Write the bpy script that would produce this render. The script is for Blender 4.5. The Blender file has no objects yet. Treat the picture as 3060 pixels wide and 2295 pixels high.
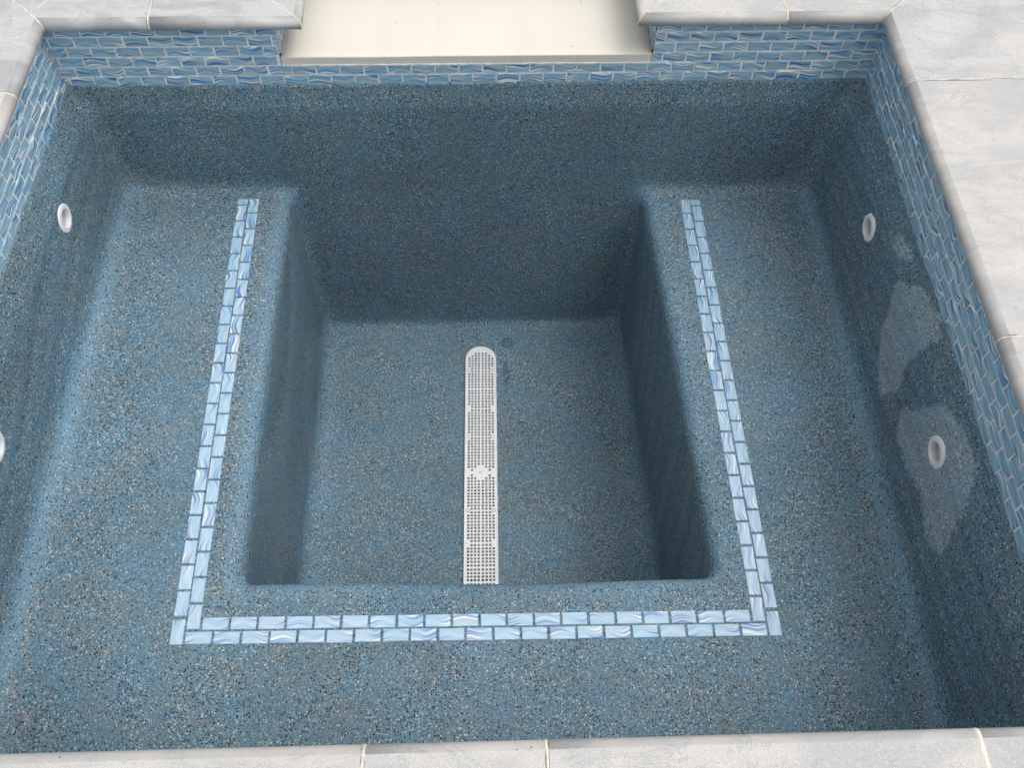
import bpy, bmesh, math, random
import numpy as np
from mathutils import Vector, Matrix
sc = bpy.context.scene
u = 0.0508                      # one tile pitch (2 in) in metres; everything below is measured in tile pitches
# ---------------------------------------------------------------- camera
cam = bpy.data.cameras.new("camera"); co = bpy.data.objects.new("camera", cam); sc.collection.objects.link(co)
co.location = (17.745*u, -32.7379*u, 24.861*u)
co.rotation_euler = (0.568, -0.0099, -0.0273)
cam.sensor_width = 36; cam.lens = 2823.1/3060*36
cam.shift_x = 6.56/3060; cam.shift_y = -7.75/3060
cam.clip_start = 0.02; cam.clip_end = 500
sc.camera = co
# ---------------------------------------------------------------- world, sun, exposure
SUN_EL, SUN_AZ = math.radians(68), math.radians(100)   # azimuth clockwise from +Y: behind and to the right
w = bpy.data.worlds.new("World"); sc.world = w; w.use_nodes = True
nt = w.node_tree; bg = nt.nodes['Background']
sky = nt.nodes.new('ShaderNodeTexSky'); sky.sky_type = 'NISHITA'; sky.sun_disc = False
sky.sun_elevation = SUN_EL; sky.sun_rotation = SUN_AZ; sky.air_density = 1.0; sky.dust_density = 4.0; sky.ozone_density = 1.0
hs = nt.nodes.new('ShaderNodeHueSaturation'); hs.inputs['Saturation'].default_value = 0.12
nt.links.new(sky.outputs[0], hs.inputs['Color']); nt.links.new(hs.outputs[0], bg.inputs['Color'])
bg.inputs['Strength'].default_value = 0.15
sl = bpy.data.lights.new("sun", 'SUN'); so = bpy.data.objects.new("sun", sl); sc.collection.objects.link(so)
sl.energy = 0.5; sl.angle = math.radians(75); sl.color = (1.0, 0.975, 0.94)
dv = Vector((math.sin(SUN_AZ)*math.cos(SUN_EL), math.cos(SUN_AZ)*math.cos(SUN_EL), math.sin(SUN_EL)))
so.rotation_euler = dv.to_track_quat('Z', 'Y').to_euler(); so.location = dv*8
sc.view_settings.view_transform = 'Standard'; sc.view_settings.look = 'None'
sc.view_settings.gamma = 1; sc.view_settings.use_curve_mapping = False
sc.view_settings.exposure = 0.33

rnd = random.Random(7)
# ---------------------------------------------------------------- measured frame (tile pitches)
W = 34.355; D = 28.22           # inside width and length at the tile line
YL, YR = -0.0064, -0.0121       # the side walls are a touch out of square
ROW = 0.4925                    # height of one tile course
ZP = -2.44                      # where the plaster starts under the tile
ZT, ZB = 1.05, 0.50             # top and underside of the coping
ZS = -8.68                      # seat level (falls slightly to the right)
ZF = -19.3                      # footwell floor
def zseat(x): return ZS - 0.0178*(x-17.3)
def xl(y): return YL*(-y)
def xr(y): return W + YR*(-y)

# ---------------------------------------------------------------- node helpers
def mat(name):
    m = bpy.data.materials.new(name); m.use_nodes = True
    t = m.node_tree; b = t.nodes['Principled BSDF']
    return m, t, b
def N(t, typ, **kw):
    n = t.nodes.new(typ)
    for k, v in kw.items(): setattr(n, k, v)
    return n
def setin(n, **kw):
    for k, v in kw.items():
        n.inputs[k.replace('_', ' ')].default_value = v
def L(t, a, b): t.links.new(a, b)
def mathn(t, op, a, b=None, c=None, clamp=False):
    n = N(t, 'ShaderNodeMath', operation=op); n.use_clamp = clamp
    for i, v in enumerate((a, b, c)):
        if v is None: continue
        if isinstance(v, (int, float)): n.inputs[i].default_value = v
        else: L(t, v, n.inputs[i])
    return n.outputs[0]
def ramp(t, fac, stops, interp='LINEAR'):
    n = N(t, 'ShaderNodeValToRGB'); cr = n.color_ramp; cr.interpolation = interp
    while len(cr.elements) > 1: cr.elements.remove(cr.elements[-1])
    for i, (p, c) in enumerate(stops):
        e = cr.elements[0] if i == 0 else cr.elements.new(p)
        e.position = p; e.color = (c[0], c[1], c[2], 1) if not isinstance(c, (int, float)) else (c, c, c, 1)
    L(t, fac, n.inputs[0]); return n.outputs[0]
def mix(t, fac, a, b, bt='MIX'):
    n = N(t, 'ShaderNodeMix', data_type='RGBA', blend_type=bt); 
    if isinstance(fac, (int, float)): n.inputs[0].default_value = fac
    else: L(t, fac, n.inputs[0])
    for i, v in ((6, a), (7, b)):
        if isinstance(v, tuple): n.inputs[i].default_value = (v[0], v[1], v[2], 1)
        else: L(t, v, n.inputs[i])
    return n.outputs[2]
def noise(t, vec, scale, detail=2, rough=0.5, dist=0.0):
    n = N(t, 'ShaderNodeTexNoise'); setin(n, Scale=scale, Detail=detail, Roughness=rough, Distortion=dist); L(t, vec, n.inputs['Vector']); return n
def voro(t, vec, scale, feature='F1', rand=1.0):
    n = N(t, 'ShaderNodeTexVoronoi', feature=feature); setin(n, Scale=scale, Randomness=rand); L(t, vec, n.inputs['Vector']); return n
def bump(t, b, h, strength, dist):
    n = N(t, 'ShaderNodeBump'); setin(n, Strength=strength, Distance=dist); L(t, h, n.inputs['Height']); L(t, n.outputs[0], b.inputs['Normal']); return n
def smooth(t, v, lo, hi, a=0.0, b=1.0):
    n = N(t, 'ShaderNodeMapRange', interpolation_type='SMOOTHSTEP'); L(t, v, n.inputs[0])
    for i, q in zip((1, 2, 3, 4), (lo, hi, a, b)): n.inputs[i].default_value = q
    return n.outputs[0]

# ---------------------------------------------------------------- materials
def plaster_material():
    m, t, b = mat('pebble_plaster')
    tc = N(t, 'ShaderNodeTexCoord').outputs['Object']
    wob = noise(t, tc, 420, 1, .5)
    va = N(t, 'ShaderNodeVectorMath', operation='MULTIPLY_ADD'); L(t, wob.outputs['Color'], va.inputs[0]); va.inputs[1].default_value = (.0016, .0016, .0016); L(t, tc, va.inputs[2])
    P = va.outputs[0]
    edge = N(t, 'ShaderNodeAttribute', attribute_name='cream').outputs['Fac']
    dry = N(t, 'ShaderNodeAttribute', attribute_name='dry').outputs['Fac']
    big = noise(t, tc, 9, 3, .55).outputs['Fac']          # brown or blue drifts in the trowelled paste
    mid = noise(t, tc, 30, 3, .6).outputs['Fac']
    huge = noise(t, tc, 3.2, 2, .5).outputs['Fac']
    f = mathn(t, 'ADD', mathn(t, 'MULTIPLY', big, .55), mathn(t, 'MULTIPLY', mid, .45))
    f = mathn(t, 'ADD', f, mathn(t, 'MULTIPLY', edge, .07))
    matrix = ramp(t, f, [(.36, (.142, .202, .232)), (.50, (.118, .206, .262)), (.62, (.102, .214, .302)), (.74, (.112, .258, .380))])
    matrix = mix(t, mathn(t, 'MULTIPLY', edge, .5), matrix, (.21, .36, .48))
    # fine aggregate
    v1 = voro(t, P, 440); v2 = voro(t, P, 245)
    s1 = N(t, 'ShaderNodeSeparateColor'); L(t, v1.outputs['Color'], s1.inputs[0])
    s2 = N(t, 'ShaderNodeSeparateColor'); L(t, v2.outputs['Color'], s2.inputs[0])
    c1 = ramp(t, s1.outputs[0], [(0, (.012, .017, .022)), (.29, (.52, .56, .56)), (.42, (.30, .27, .21)), (.53, (.15, .30, .40)), (.74, (.08, .12, .15)), (.86, (.23, .30, .33))], 'CONSTANT')
    c2 = ramp(t, s2.outputs[0], [(0, (.010, .013, .017)), (.42, (.50, .51, .48)), (.60, (.40, .33, .22)), (.72, (.26, .13, .09)), (.78, (.14, .36, .52)), (.90, (.05, .07, .09))], 'CONSTANT')
    rad1 = mathn(t, 'MULTIPLY_ADD', s1.outputs[1], .26, .28)
    m1 = smooth(t, mathn(t, 'SUBTRACT', v1.outputs['Distance'], rad1), .06, -.06)
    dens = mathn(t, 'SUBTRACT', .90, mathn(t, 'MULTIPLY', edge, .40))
    on1 = mathn(t, 'LESS_THAN', s1.outputs[2], dens)
    m1 = mathn(t, 'MULTIPLY', m1, on1)
    rad2 = mathn(t, 'MULTIPLY_ADD', s2.outputs[1], .22, .25)
    m2 = smooth(t, mathn(t, 'SUBTRACT', v2.outputs['Distance'], rad2), .05, -.05)
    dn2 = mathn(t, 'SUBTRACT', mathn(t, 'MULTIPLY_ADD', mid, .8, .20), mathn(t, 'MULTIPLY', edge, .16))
    on2 = mathn(t, 'LESS_THAN', s2.outputs[2], dn2)
    m2 = mathn(t, 'MULTIPLY', m2, on2)
    col = mix(t, mathn(t, 'MULTIPLY', m1, .92), matrix, c1)
    col = mix(t, mathn(t, 'MULTIPLY', m2, .95), col, c2)
    # broad tone drift of the mix
    hv = N(t, 'ShaderNodeMapRange'); L(t, huge, hv.inputs[0]); hv.inputs[1].default_value = .3; hv.inputs[2].default_value = .7; hv.inputs[3].default_value = .90; hv.inputs[4].default_value = 1.10
    hc = N(t, 'ShaderNodeVectorMath', operation='SCALE'); L(t, col, hc.inputs[0]); L(t, hv.outputs[0], hc.inputs['Scale'])
    # patches where the wall has dried to a pale bloom
    dn = mathn(t, 'ADD', dry, mathn(t, 'MULTIPLY_ADD', mid, .9, -.45))
    dm = smooth(t, dn, .42, .60, 0, .72)
    pale = N(t, 'ShaderNodeVectorMath', operation='MULTIPLY_ADD'); L(t, hc.outputs[0], pale.inputs[0]); pale.inputs[1].default_value = (1.35, 1.25, 1.2); pale.inputs[2].default_value = (.14, .15, .165)
    col = mix(t, dm, hc.outputs[0], pale.outputs[0])
    damp = N(t, 'ShaderNodeAttribute', attribute_name='damp').outputs['Fac']
    wet = smooth(t, mathn(t, 'ADD', damp, mathn(t, 'MULTIPLY_ADD', mid, .6, -.3)), .45, .65, 0, .7)
    col = mix(t, wet, col, mix(t, .5, col, (.10, .20, .30), 'MULTIPLY'))
    L(t, col, b.inputs['Base Color'])
    b.inputs['Roughness'].default_value = .62
    b.inputs['Specular IOR Level'].default_value = .35
    hh = mathn(t, 'ADD', mathn(t, 'MULTIPLY', m1, .4), mathn(t, 'ADD', mathn(t, 'MULTIPLY', m2, .6), mathn(t, 'MULTIPLY', mid, 1.5)))
    bump(t, b, hh, .35, .0012)
    return m

def tile_material(name, sky_sheen, rough, lift=1.0):
    """printed glass tile: flowing wave strokes, different on every tile"""
    m, t, b = mat(name)
    uv = N(t, 'ShaderNodeUVMap', uv_map='tile').outputs[0]
    rv = N(t, 'ShaderNodeUVMap', uv_map='pick').outputs[0]
    s = N(t, 'ShaderNodeSeparateXYZ'); L(t, uv, s.inputs[0]); r = N(t, 'ShaderNodeSeparateXYZ'); L(t, rv, r.inputs[0])
    U, V = s.outputs[0], s.outputs[1]; R1, R2 = r.outputs[0], r.outputs[1]
    fl = mathn(t, 'MULTIPLY_ADD', mathn(t, 'GREATER_THAN', R1, .5), 2.0, -1.0)   # wave goes up first or down first
    amp = mathn(t, 'MULTIPLY', fl, mathn(t, 'MULTIPLY_ADD', R2, .08, .10))
    ph = mathn(t, 'ADD', mathn(t, 'MULTIPLY', U, 6.0), mathn(t, 'ADD', mathn(t, 'MULTIPLY', V, .7), mathn(t, 'MULTIPLY', R1, 2.6)))
    y = mathn(t, 'ADD', V, mathn(t, 'MULTIPLY', amp, mathn(t, 'SINE', ph)))
    taper = mathn(t, 'MULTIPLY', mathn(t, 'SINE', mathn(t, 'MULTIPLY_ADD', U, 3.3, mathn(t, 'MULTIPLY', R2, 5.0))), .05)
    def band(center, wid, soft=.02):
        d = mathn(t, 'ABSOLUTE', mathn(t, 'SUBTRACT', y, center))
        d = mathn(t, 'SUBTRACT', d, mathn(t, 'ADD', taper, wid)); return smooth(t, d, soft, -soft)
    def frac(k, o): return mathn(t, 'FRACT', mathn(t, 'MULTIPLY_ADD', R1, k, mathn(t, 'MULTIPLY_ADD', R2, k*.7, o)))
    def pos(k, o, lo=-.05, hi=1.05): return mathn(t, 'MULTIPLY_ADD', frac(k, o), hi-lo, lo)
    sc_ = lambda q: tuple(min(.9, e*lift) for e in q)
    base = (.205, .360, .470); lt = (.270, .435, .540); mid_ = (.130, .295, .470); dk = (.050, .165, .370); wh = (.62, .70, .70); gy = (.270, .350, .390); tn = (.36, .36, .33)
    if sky_sheen: base, lt, mid_, dk, wh, gy, tn = (.29, .47, .62), (.36, .54, .68), (.17, .36, .62), (.06, .19, .47), (.72, .77, .78), (.33, .45, .53), (.45, .44, .40)  # paler palette: the extra skylight on the seat tiles is in the colour
    base, lt, mid_, dk, wh, gy, tn = [sc_(q) for q in (base, lt, mid_, dk, wh, gy, tn)]
    c = mix(t, smooth(t, mathn(t, 'SINE', mathn(t, 'MULTIPLY_ADD', y, 7.0, mathn(t, 'MULTIPLY', R2, 9))), -.4, .6), base, lt)
    c = mix(t, band(pos(7.3, .1), .15 if not sky_sheen else .07, .05), c, gy)
    c = mix(t, band(pos(11.7, .3), .12 if not sky_sheen else .07, .03), c, mid_)
    c = mix(t, mathn(t, 'MULTIPLY', band(pos(5.1, .55), .055), .8), c, tn)
    c = mix(t, mathn(t, 'MULTIPLY', band(pos(3.9, .8), .05), smooth(t, frac(19, .2), .25, .45)), c, wh)
    c = mix(t, mathn(t, 'MULTIPLY', band(pos(17.1, .62), .03), smooth(t, frac(23, .7), .35, .55)), c, wh)
    c = mix(t, mathn(t, 'MULTIPLY', band(pos(13.3, .05), .048), smooth(t, frac(29, .4), .18, .4)), c, dk)
    c = mix(t, mathn(t, 'MULTIPLY', band(pos(8.7, .45), .022), .85), c, dk)
    c = mix(t, mathn(t, 'MULTIPLY', band(pos(31.3, .33), .018 if not sky_sheen else .028), .6 if not sky_sheen else .85), c, dk)
    c = mix(t, mathn(t, 'MULTIPLY', band(pos(37.7, .91), .022), .6), c, wh)
    if sky_sheen:
        # sky reflection painted on the seat tiles as a patchy pale veil, weaker towards the back
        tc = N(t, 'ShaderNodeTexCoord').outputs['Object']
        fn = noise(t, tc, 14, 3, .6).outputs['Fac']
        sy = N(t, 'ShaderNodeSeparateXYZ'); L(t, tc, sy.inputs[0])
        ff = mathn(t, 'MULTIPLY', mathn(t, 'ADD', mathn(t, 'MULTIPLY', smooth(t, fn, .3, .7), .14), sky_sheen), smooth(t, mathn(t, 'MULTIPLY_ADD', fn, .3, sy.outputs[1]), -.05, -.75, .15, 1.0))
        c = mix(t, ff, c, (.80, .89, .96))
        sp = voro(t, tc, 900); c = mix(t, mathn(t, 'MULTIPLY', mathn(t, 'LESS_THAN', sp.outputs['Distance'], .12), .35), c, (.25, .3, .33))
    L(t, c, b.inputs['Base Color'])
    b.inputs['Roughness'].default_value = rough
    b.inputs['Coat Weight'].default_value = .5 if not sky_sheen else .15
    b.inputs['Coat Roughness'].default_value = .12 if not sky_sheen else .4
    tc2 = N(t, 'ShaderNodeTexCoord').outputs['Object']
    bump(t, b, noise(t, tc2, 60, 2).outputs['Fac'], .12, .002)
    return m

def grout_material(name, col):
    m, t, b = mat(name); tc = N(t, 'ShaderNodeTexCoord').outputs['Object']
    n = noise(t, tc, 35, 4, .6).outputs['Fac']; f = noise(t, tc, 900, 1).outputs['Fac']
    d = tuple(q*.72 for q in col)
    c = mix(t, smooth(t, n, .35, .65), d, col); c = mix(t, smooth(t, f, .55, .75, 0, .3), c, tuple(q*.6 for q in col))
    L(t, c, b.inputs['Base Color']); b.inputs['Roughness'].default_value = .9; bump(t, b, f, .3, .0008); return m

def stone_material(name, rough_top):
    m, t, b = mat(name)
    tc = N(t, 'ShaderNodeTexCoord').outputs['Object']
    off = N(t, 'ShaderNodeAttribute', attribute_type='OBJECT', attribute_name='vein_seed').outputs['Vector']
    tint = N(t, 'ShaderNodeAttribute', attribute_type='OBJECT', attribute_name='grey').outputs['Fac']
    va = N(t, 'ShaderNodeVectorMath', operation='ADD'); L(t, tc, va.inputs[0]); L(t, off, va.inputs[1]); P = va.outputs[0]
    mp = N(t, 'ShaderNodeMapping'); L(t, P, mp.inputs[0]); mp.inputs['Rotation'].default_value = (0, 0, .6); mp.inputs['Scale'].default_value = (1.0, 2.6, 1.0)
    cloud = noise(t, mp.outputs[0], 5.5, 5, .62, .8).outputs['Fac']
    soft = noise(t, P, 11, 4, .6, .4).outputs['Fac']
    f = mathn(t, 'ADD', mathn(t, 'MULTIPLY', cloud, .7), mathn(t, 'MULTIPLY', soft, .3))
    light = mix(t, tint, (.61, .585, .545), (.55, .55, .56))
    dark = mix(t, tint, (.50, .49, .485), (.38, .385, .405))
    c = mix(t, smooth(t, f, .40, .60), light, dark)
    # thin veins
    v = noise(t, mp.outputs[0], 3.3, 6, .65, 1.6).outputs['Fac']
    vm = smooth(t, mathn(t, 'ABSOLUTE', mathn(t, 'SUBTRACT', v, .53)), .013, .0, 0, .55)
    c = mix(t, vm, c, (.36, .36, .38))
    wn = smooth(t, noise(t, P, 4.2, 2).outputs['Fac'], .52, .72, 0, .45)
    c = mix(t, wn, c, mix(t, tint, (.74, .68, .60), (.54, .52, .50)))
    # flecks of dirt
    fl = voro(t, P, 55); fc = N(t, 'ShaderNodeSeparateColor'); L(t, fl.outputs['Color'], fc.inputs[0])
    st = noise(t, P, 180, 2, .5, 2.0)
    fm = mathn(t, 'MULTIPLY', mathn(t, 'LESS_THAN', mathn(t, 'MULTIPLY_ADD', st.outputs['Fac'], .25, fl.outputs['Distance']), .20), mathn(t, 'GREATER_THAN', fc.outputs[0], .84 if rough_top else .70))
    c = mix(t, mathn(t, 'MULTIPLY', fm, .7), c, (.12, .11, .10))
    if rough_top:
        g = noise(t, P, 620, 2, .7).outputs['Fac']; g2 = voro(t, P, 480); 
        c = mix(t, smooth(t, g, .54, .66, 0, .6), c, (.36, .37, .39)); c = mix(t, smooth(t, g, .44, .32, 0, .5), c, (.88, .87, .85))
        b.inputs['Roughness'].default_value = .85; bump(t, b, g, .55, .0012)
    else:
        c = mix(t, smooth(t, noise(t, mp.outputs[0], 16, 4, .6, .7).outputs['Fac'], .45, .70, 0, .45), c, mix(t, tint, (.52, .52, .51), (.25, .255, .265)))
        c = mix(t, 0.22, c, (.50, .49, .46), 'MULTIPLY')
        b.inputs['Roughness'].default_value = .42; bump(t, b, soft, .08, .002)
    L(t, c, b.inputs['Base Color']); return m

def simple(name, col, rough=.5, var=.06, scale=30, spec=.5):
    m, t, b = mat(name); tc = N(t, 'ShaderNodeTexCoord').outputs['Object']
    n = noise(t, tc, scale, 3, .6).outputs['Fac']
    L(t, mix(t, smooth(t, n, .3, .7), tuple(q*(1-var) for q in col), col), b.inputs['Base Color'])
    b.inputs['Roughness'].default_value = rough; b.inputs['Specular IOR Level'].default_value = spec
    bump(t, b, n, .05, .001); return m

def ledge_material():
    m, t, b = mat('cream_coating'); tc = N(t, 'ShaderNodeTexCoord').outputs['Object']
    mp = N(t, 'ShaderNodeMapping'); L(t, tc, mp.inputs[0]); mp.inputs['Scale'].default_value = (1.6, .35, 1)
    n = noise(t, mp.outputs[0], 9, 4, .6, .5).outputs['Fac']; n2 = noise(t, tc, 42, 4, .65).outputs['Fac']
    c = mix(t, smooth(t, n, .35, .70), (.76, .715, .63), (.73, .685, .605))
    c = mix(t, smooth(t, n2, .60, .75, 0, .35), c, (.64, .61, .54))
    sp = voro(t, tc, 34); cc = N(t, 'ShaderNodeSeparateColor'); L(t, sp.outputs['Color'], cc.inputs[0])
    dot = mathn(t, 'MULTIPLY', mathn(t, 'LESS_THAN', sp.outputs['Distance'], mathn(t, 'MULTIPLY_ADD', cc.outputs[1], .045, .025)), mathn(t, 'GREATER_THAN', cc.outputs[0], .5))
    c = mix(t, mathn(t, 'MULTIPLY', dot, .75), c, (.20, .15, .10))
    L(t, c, b.inputs['Base Color']); b.inputs['Roughness'].default_value = .38; b.inputs['Coat Weight'].default_value = .15
    bump(t, b, mathn(t, 'ADD', n2, n), .12, .002); return m

M = dict(plaster=plaster_material(), tile=tile_material('wave_glass_tile', 0, .22, 1.30), trim=tile_material('skylit_wave_glass_tile', .12, .38, 1.08),
         grout=grout_material('beige_grout', (.96, .945, .90)), mortar=grout_material('yellowish_mortar', (.84, .78, .66)), wgrout=grout_material('white_grout', (.80, .80, .78)),
         top=stone_material('blasted_marble', True), nose=stone_material('honed_marble', False), ledge=ledge_material(),
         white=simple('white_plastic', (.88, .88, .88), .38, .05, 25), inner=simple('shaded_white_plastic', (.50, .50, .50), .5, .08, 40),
         inner2=simple('shaded_throat_plastic', (.66, .66, .67), .45, .1, 40), cup=simple('shaded_nozzle', (.20, .20, .21), .5, .1, 40), dark=simple('black_pipe', (.012, .012, .012), .6), steel=simple('screw_metal', (.42, .38, .33), .4, .4, 400),  # throat and nozzle greys carry the shade inside the jet recess
         smear=grout_material('dried_cement', (.62, .60, .47)), earth=simple('concrete', (.35, .34, .32), .9))

# ---------------------------------------------------------------- object helpers
def link(name, bm, mats, parent=None, smooth_=False, origin=None):
    """link a bmesh (in tile pitches) as one mesh object, metres, origin moved to `origin` (pitches)"""
    me = bpy.data.meshes.new(name)
    o0 = Vector(origin) if origin is not None else Vector((0, 0, 0))
    for v in bm.verts: v.co = (v.co - o0)*u
    bm.normal_update(); bm.to_mesh(me); bm.free()
    for m in (mats if isinstance(mats, (list, tuple)) else [mats]): me.materials.append(m)
    if smooth_:
        for p in me.polygons: p.use_smooth = True
    ob = bpy.data.objects.new(name, me); sc.collection.objects.link(ob)
    if parent is not None:
        ob.parent = parent; ob.location = o0*u - parent.location if parent.parent is None else o0*u
    else: ob.location = o0*u
    return ob
def tag(o, label=None, cat=None, group=None, kind=None):
    if label: o['label'] = label
    if cat: o['category'] = cat
    if group: o['group'] = group
    if kind: o['kind'] = kind
    return o
def empty(name, loc, label, cat, group=None):
    o = bpy.data.objects.new(name, None); sc.collection.objects.link(o); o.location = Vector(loc)*u; o.empty_display_size = .02
    return tag(o, label, cat, group)
def prim(bm, pts, faces, mi=0):
    vs = [bm.verts.new(p) for p in pts]
    out = []
    for f in faces:
        fa = bm.faces.new([vs[i] for i in f]); fa.material_index = mi; out.append(fa)
    return vs, out
def box(bm, a, b, mi=0):
    x0, y0, z0 = a; x1, y1, z1 = b
    return prim(bm, [(x0,y0,z0),(x1,y0,z0),(x1,y1,z0),(x0,y1,z0),(x0,y0,z1),(x1,y0,z1),(x1,y1,z1),(x0,y1,z1)],
                [(0,3,2,1),(4,5,6,7),(0,1,5,4),(1,2,6,5),(2,3,7,6),(3,0,4,7)], mi)

# ================================================================ the plastered basin (one surface, from a rounded distance field)
TXc0, TXc1 = 6.75, 27.75
XA, XB, YA = 8.45, 25.75, -19.95       # footwell sides and front
h = 0.17
xs = np.arange(-1.2, W+1.2, h); ys = np.arange(-D-1.2, 1.0, h); zs = np.arange(ZF-1.0, ZP+h*.5+.001, h)
zs = zs + (ZP + h*.5 - zs[-1])
X, Y, Z = np.meshgrid(xs, ys, zs, indexing='ij', sparse=True)
def smax(a, b, k):
    q = np.maximum(k-np.abs(a-b), 0)/k; return np.maximum(a, b) + q*q*k*.25
def smin(a, b, k): return -smax(-a, -b, k)
rs = np.random.RandomState(3)
wave = [(rs.uniform(.12, .55, 3), rs.uniform(0, 6.28), rs.choice([-1, 1], 3)) for _ in range(9)]
ripple = sum(np.sin(X*k[0]*s[0] + Y*k[1]*s[1] + Z*k[2]*s[2] + p) for k, p, s in wave)*(0.018)
dep = np.clip((ZP - Z)/5.0, 0, 1)                # 0 at the tile, 1 at the seat
kc = 0.12 + 2.0*np.clip(dep*1.6, 0, 1)                              # corners start sharp at the tile and open into wide coves
bow = 0.34*np.clip((ZP-Z)/1.2, 0, 1)             # plaster swells forward just under the tile
fl = (YL*(-Y) + 0.05 + bow + .30*dep) - X                  # >0 outside
fr = X - (W + YR*(-Y) - 0.05 - bow - .38*dep)
fb = Y + 0.05 + bow*.7 + .03*np.maximum(ZS-Z, 0)
ff = (-D + 0.05 + bow) - Y
seat = (ZS - 0.0178*(X-17.3)) - Z
A_ = smax(smax(fl, fr, .1), ff, kc); A_ = smax(smax(fl, ff, kc), smax(fr, ff, kc), .05)
A_ = smax(A_, seat + 0*X, 1.3)
gl = (XA + 0.006*(ZS-Z)) - X; gr = X - (XB-.30 - .037*Y - 0.010*(ZS-Z)); gf = YA - Y
B_ = smax(smax(gl, gf, .5), smax(gr, gf, .5), .05)
B_ = smax(B_, ZF - Z + 0*X + 0*Y, 1.2)
V1 = smin(A_, B_, 0.9)
kb = np.where(Z > ZS-.6, np.minimum(kc, 1.0), .75)
qx = np.clip((np.minimum(X, W-X)-1.6)/3.0, 0, 1); qx = qx*qx*(3-2*qx); kb = kb*(1-qx) + np.minimum(kb, .6)*qx
near = np.exp(-np.minimum(np.minimum(np.abs(X-TXc0), np.abs(X-TXc1)) + 0*Y, np.abs(Y+21.8) + 0*X)**2/2.0)*np.exp(-(Z-ZS)**2/2.0)
ripple = ripple*(1-near)
F = smax(V1, fb + 0*X, kb*1.0) + ripple
F = F.astype(np.float32)                         # negative inside the water space
def surface_net(F, xs, ys, zs):
    nx, ny, nz = F.shape; s = F < 0
    c = np.zeros((nx-1, ny-1, nz-1), np.int8)
    for i in (0, 1):
        for j in (0, 1):
            for k in (0, 1): c += s[i:nx-1+i, j:ny-1+j, k:nz-1+k]
    act = (c > 0) & (c < 8); idx = -np.ones(act.shape, np.int64); ii = np.argwhere(act); idx[act] = np.arange(len(ii))
    acc = np.zeros((len(ii), 3)); cnt = np.zeros(len(ii))
    I, J, K = ii.T
    cor = [(a, b_, c_) for a in (0, 1) for b_ in (0, 1) for c_ in (0, 1)]
    for a in cor:
        for ax in range(3):
            if a[ax]: continue
            e = list(a); e[ax] = 1
            fa = F[I+a[0], J+a[1], K+a[2]]; fb_ = F[I+e[0], J+e[1], K+e[2]]
            cr = (fa < 0) != (fb_ < 0); tt = np.where(cr, fa/np.where(cr, fa-fb_, 1), 0)
            p = np.tile(np.array(a, float), (len(ii), 1)); p[:, ax] += tt
            acc[cr] += p[cr]; cnt[cr] += 1
    v = ii + acc/cnt[:, None]
    d = xs[1]-xs[0]
    v = np.c_[xs[0]+v[:, 0]*d, ys[0]+v[:, 1]*d, zs[0]+v[:, 2]*d]
    quads = []
    for ax in range(3):
        a_ = [slice(None)]*3; b_ = [slice(None)]*3; a_[ax] = slice(0, -1); b_[ax] = slice(1, None)
        sa, sb = s[tuple(a_)], s[tuple(b_)]; cr = sa != sb
        e = np.argwhere(cr); o1, o2 = [(1, 2), (2, 0), (0, 1)][ax]
        ok = (e[:, o1] > 0) & (e[:, o2] > 0) & (e[:, o1] < F.shape[o1]-1) & (e[:, o2] < F.shape[o2]-1); e = e[ok]
        def g(d1, d2):
            q = e.copy(); q[:, o1] -= d1; q[:, o2] -= d2; return idx[q[:, 0], q[:, 1], q[:, 2]]
        q = np.c_[g(1, 1), g(0, 1), g(0, 0), g(1, 0)]
        inside = sa[e[:, 0], e[:, 1], e[:, 2]]       # water on the low side: surface normal must face the water
        q[inside] = q[inside][:, ::-1]
        quads.append(q)
    return v, np.vstack(quads)
V, Q = surface_net(F, xs, ys, zs)
# wavy trowelled top line against the tile
top = V[:, 2] > ZP - h*.75
V[top, 2] = ZP + 0.012*np.sin(V[top, 0]*2.3+V[top, 1]*1.7) + 0.010*np.sin(V[top, 0]*5.1-V[top, 1]*6.3)
# holes in the wall behind the jets
JETS = [(0, -5.757, -4.393), (0, -16.381, -4.501), (1, -6.591, -4.715), (1, -17.286, -4.546)]
def wallx(side, y): return (xl(y)+.44+.08) if side == 0 else (xr(y)-.44-.11)
cen = V[Q].mean(1); keep = np.ones(len(Q), bool)
for sd, jy, jz in JETS:
    r = np.hypot(cen[:, 1]-jy, cen[:, 2]-jz); keep &= ~((r < .50) & (np.abs(cen[:, 0]-wallx(sd, jy)) < 1.0))
# slot in the floor under the drain grate
dx = cen[:, 0]-17.25; keep &= ~((np.abs(dx) < .60) & (cen[:, 1] < -2.8) & (cen[:, 1] > -18.2) & (cen[:, 2] < ZF+.4))
Q = Q[keep]
me = bpy.data.meshes.new('plaster_basin')
me.from_pydata((V*u).tolist(), [], Q.tolist()); me.validate(); me.update()
for p in me.polygons: p.use_smooth = True
me.materials.append(M['plaster'])
def inpoly(py, pz, poly):
    c = np.zeros(len(py), bool); n = len(poly)
    dmin = np.full(len(py), 1e9)
    for i in range(n):
        (a, b), (c_, d_) = poly[i], poly[(i+1) % n]
        cond = ((b > pz) != (d_ > pz)) & (py < (c_-a)*(pz-b)/((d_-b) if d_ != b else 1e-9)+a); c ^= cond
        ex, ey = c_-a, d_-b; tt = np.clip(((py-a)*ex+(pz-b)*ey)/(ex*ex+ey*ey), 0, 1)
        dmin = np.minimum(dmin, np.hypot(py-a-tt*ex, pz-b-tt*ey))
    return np.where(c, dmin, -dmin)
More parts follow.
